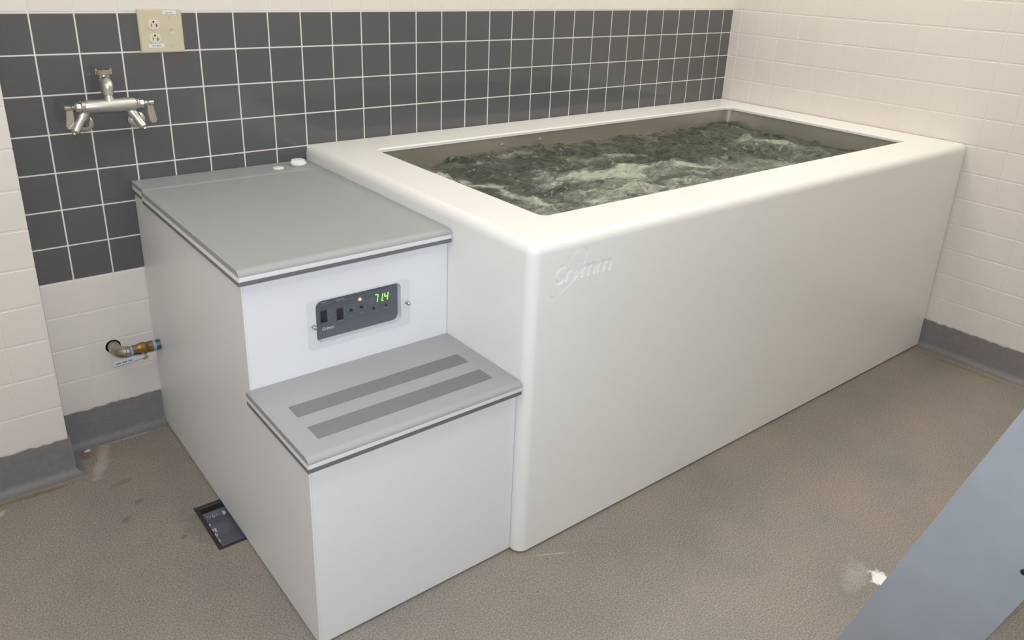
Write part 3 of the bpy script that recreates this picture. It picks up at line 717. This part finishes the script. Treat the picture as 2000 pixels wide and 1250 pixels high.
# ------------------------------------------------------------------ supply valve at the back wall
vz, vy = -9.21, -.60
va = thing('shutoff_valve', 1.2, -.5, -9.5, 'brass ball valve with white lever on the pipe from the wall', 'valve')
ey = -.28
pth = [(HOLE[0], .30, HOLE[1] + .02), (HOLE[0], ey, vz)] + [(HOLE[0] + .28 * (1 - math.cos(t)), ey + (vy - ey) * math.sin(t), vz) for t in [i * math.pi / 16 for i in range(1, 9)]] + [(1.0, vy, vz)]
o = obj('elbow', tube(pth, [.155, .165] + [.165] * 8 + [.15], 24), M_steelpipe, va, smooth=50)
obj('elbow_rim', lathe((.87, vy, vz), (.985, vy, vz), [(0, .15), (.02, .17), (.095, .17), (.115, .15)], 24), M_steelpipe, va, smooth=40)
obj('thread_tape', cyl((.98, vy, vz), (1.063, vy, vz), .145, 22), M_tape, va, smooth=40)
obj('valve_body', lathe((1.06, vy, vz), (1.62, vy, vz), [(0, .135), (.01, .15), (.12, .15), (.16, .165), (.22, .18), (.34, .18), (.38, .155), (.41, .145), (.43, .165), (.55, .165), (.56, .14)], 10), M_brass, va)
obj('thread_tape', cyl((1.61, vy, vz), (1.71, vy, vz), .145, 22), M_tape, va, smooth=40)
obj('nipple', cyl((1.70, vy, vz), (1.84, vy, vz), .155, 24), M_nipple, va, smooth=40)
obj('valve_stem', G().add(lathe((1.32, vy - .05, vz - .10), (1.32, vy - .20, vz - .20), [(0, .09), (.10, .09), (.11, .07), (.2, .06)], 12)).add(lathe((1.34, vy - .15, vz - .17), (1.34, vy - .22, vz - .21), [(0, .085), (.05, .085), (.07, .05)], 6)), M_chrome, va)
hy, hz = vy - .19, vz - .16
hd_ = [(1.34, hz + .03), (1.20, hz + .05), (1.12, hz + .07), (1.04, hz + .07), (.52, hz + .045), (.455, hz + .0), (.455, hz - .06), (.52, hz - .10), (1.02, hz - .075), (1.12, hz - .045), (1.20, hz - .03), (1.34, hz - .04)]
lv = obj('lever', prism(hd_, 'y', hy - .045, hy + .03), M_lever, va); lv['label'] = 'white sleeved lever handle with blue print'
g = G()
for x0, x1, dz in ((.55, .68, -.004), (.72, .84, .0), (.88, .98, .006)):
    zc = hz - .03 + (x0 - .55) * .04
    g.add(([(x0, hy - .0465, zc - .022), (x1, hy - .0465, zc - .008), (x1, hy - .0465, zc + .028), (x0, hy - .0465, zc + .014)], [(0, 1, 2, 3)]))
obj('lever_print', g, M_blue, lv); lv.children[0]['kind'] = 'stuff'

# ------------------------------------------------------------------ floor drain
dr = thing('floor_drain', (DR[0] + DR[1]) / 2, (DR[2] + DR[3]) / 2, ZF - .9, 'dark open floor drain half under the cabinet', 'drain')
x0, x1, y0, y1 = DR
def dring(i, z): return [(x0 + i, y0 + i, z), (x1 - i, y0 + i, z), (x1 - i, y1 - i, z), (x0 + i, y1 - i, z)]
obj('frame', loft([dring(-.06, ZF + .003), dring(-.055, ZF + .012), dring(-.005, ZF + .012), dring(.06, ZF - .02), dring(.06, ZF - .18), dring(.0, ZF - .18)]), M_castiron, dr)
obj('basin', loft([dring(.02, ZF - .16), dring(.10, ZF - .30), dring(.16, ZF - .33)], cap1=True), M_basin, dr)
g = G(); rnd = random.Random(5)
for k in range(70):
    t = rnd.random(); e_ = rnd.choice((0, 1, 1, 2))
    xx, yy = ((x0 + .10 + t * .9, y1 - .11 - abs(rnd.gauss(0, .07))), (x0 + .10 + abs(rnd.gauss(0, .05)), y0 + .1 + t * 1.5), (x0 + .3 + t * .7, y0 + .11 + rnd.random() * .05))[e_]
    s_ = rnd.uniform(.008, .03); g.add(lathe((xx, yy, ZF - .30), (xx, yy, ZF - .2), [(0, s_), (.03, s_ * .9), (.05, s_ * .4)], 7))
o = obj('lime_crust', g, M_chip, dr); o['kind'] = 'stuff'

# small white chip of plaster on the floor
bm = bmesh.new(); bmesh.ops.create_icosphere(bm, subdivisions=2, radius=1)
for q in bm.verts:
    n_ = 1 + .25 * math.sin(q.co.x * 5 + q.co.y * 3); q.co = Vector((-.46 + q.co.x * .085 * n_, -.42 + q.co.y * .04 * n_, ZF + .028 + q.co.z * .03 * n_))
tag(obj('plaster_chip', from_bm(bm), M_chip), 'tiny white chip lying on the floor by the left wall', 'chip')

# ------------------------------------------------------------------ blue painted trestle (one leg board shows)
tr = thing('wooden_trestle', 12.5, -20.2, ZF, 'blue grey painted wooden board slanting up at the lower right', 'trestle')
D = Vector((-.06696673, .28385896, -.95652473)); W = Vector((-.01982162, -.95886605, -.28316605)); N = Vector((-.9975583, 0, .06983866))
A = Vector((9.996, -17.472, ZF))
WB_, TH = 1.77, 0.22
def board(A, D, W, N, wd, L):
    e0 = [A, A + W * wd]
    e0[1] = e0[1] - D * ((e0[1].z - ZF) / D.z)       # sawn level with the floor
    top = [A - D * L, A + W * wd - D * (L)]
    v = [e0[0], e0[1], top[1], top[0]]; v = v + [q - N * TH for q in v]
    v = [q if i not in (4, 5) else q - D * ((q.z - ZF) / D.z) for i, q in enumerate(v)]
    bm = bmesh.new(); vs_ = [bm.verts.new(q) for q in v]
    for fc in ((0, 1, 2, 3), (7, 6, 5, 4), (0, 4, 5, 1), (1, 5, 6, 2), (2, 6, 7, 3), (3, 7, 4, 0)): bm.faces.new([vs_[i] for i in fc])
    bmesh.ops.bevel(bm, geom=bm.edges[:], offset=.02, segments=2, affect='EDGES', profile=.5)
    return from_bm(bm)
LL = 9.0
bd = obj('leg_board', board(A, D, W, N, WB_, LL), M_board, tr, smooth=30); bd['label'] = 'blue grey painted leg board'
apex = A - D * LL + W * WB_ / 2
D2 = Vector((D.x, -D.y, D.z)); W2 = Vector((W.x, -W.y, W.z))
A2 = apex - W2 * WB_ / 2 - N * TH * 1.05 + D2 * LL
A2 = A2 - D2 * ((A2.z - ZF) / D2.z)
obj('leg_board', board(A2, D2, W2, N, WB_, LL - .2), M_board, tr, smooth=30)
off = Vector((5.2, 0, 0))
obj('leg_board', board(A + off, D, W, N, WB_, LL), M_board, tr, smooth=30)
obj('leg_board', board(A2 + off, D2, W2, N, WB_, LL - .2), M_board, tr, smooth=30)
ap = apex
obj('top_rail', box(ap.x - .4, ap.x + 5.9, ap.y - .9, ap.y + .9, ap.z - .05, ap.z + .35, .03), M_board, tr)
q = A - D * 5.1 + W * 1.5
obj('bolt', lathe(q, q + N * .05, [(0, .05), (.03, .05), (.05, .03)], 14), M_black, tr, smooth=40)
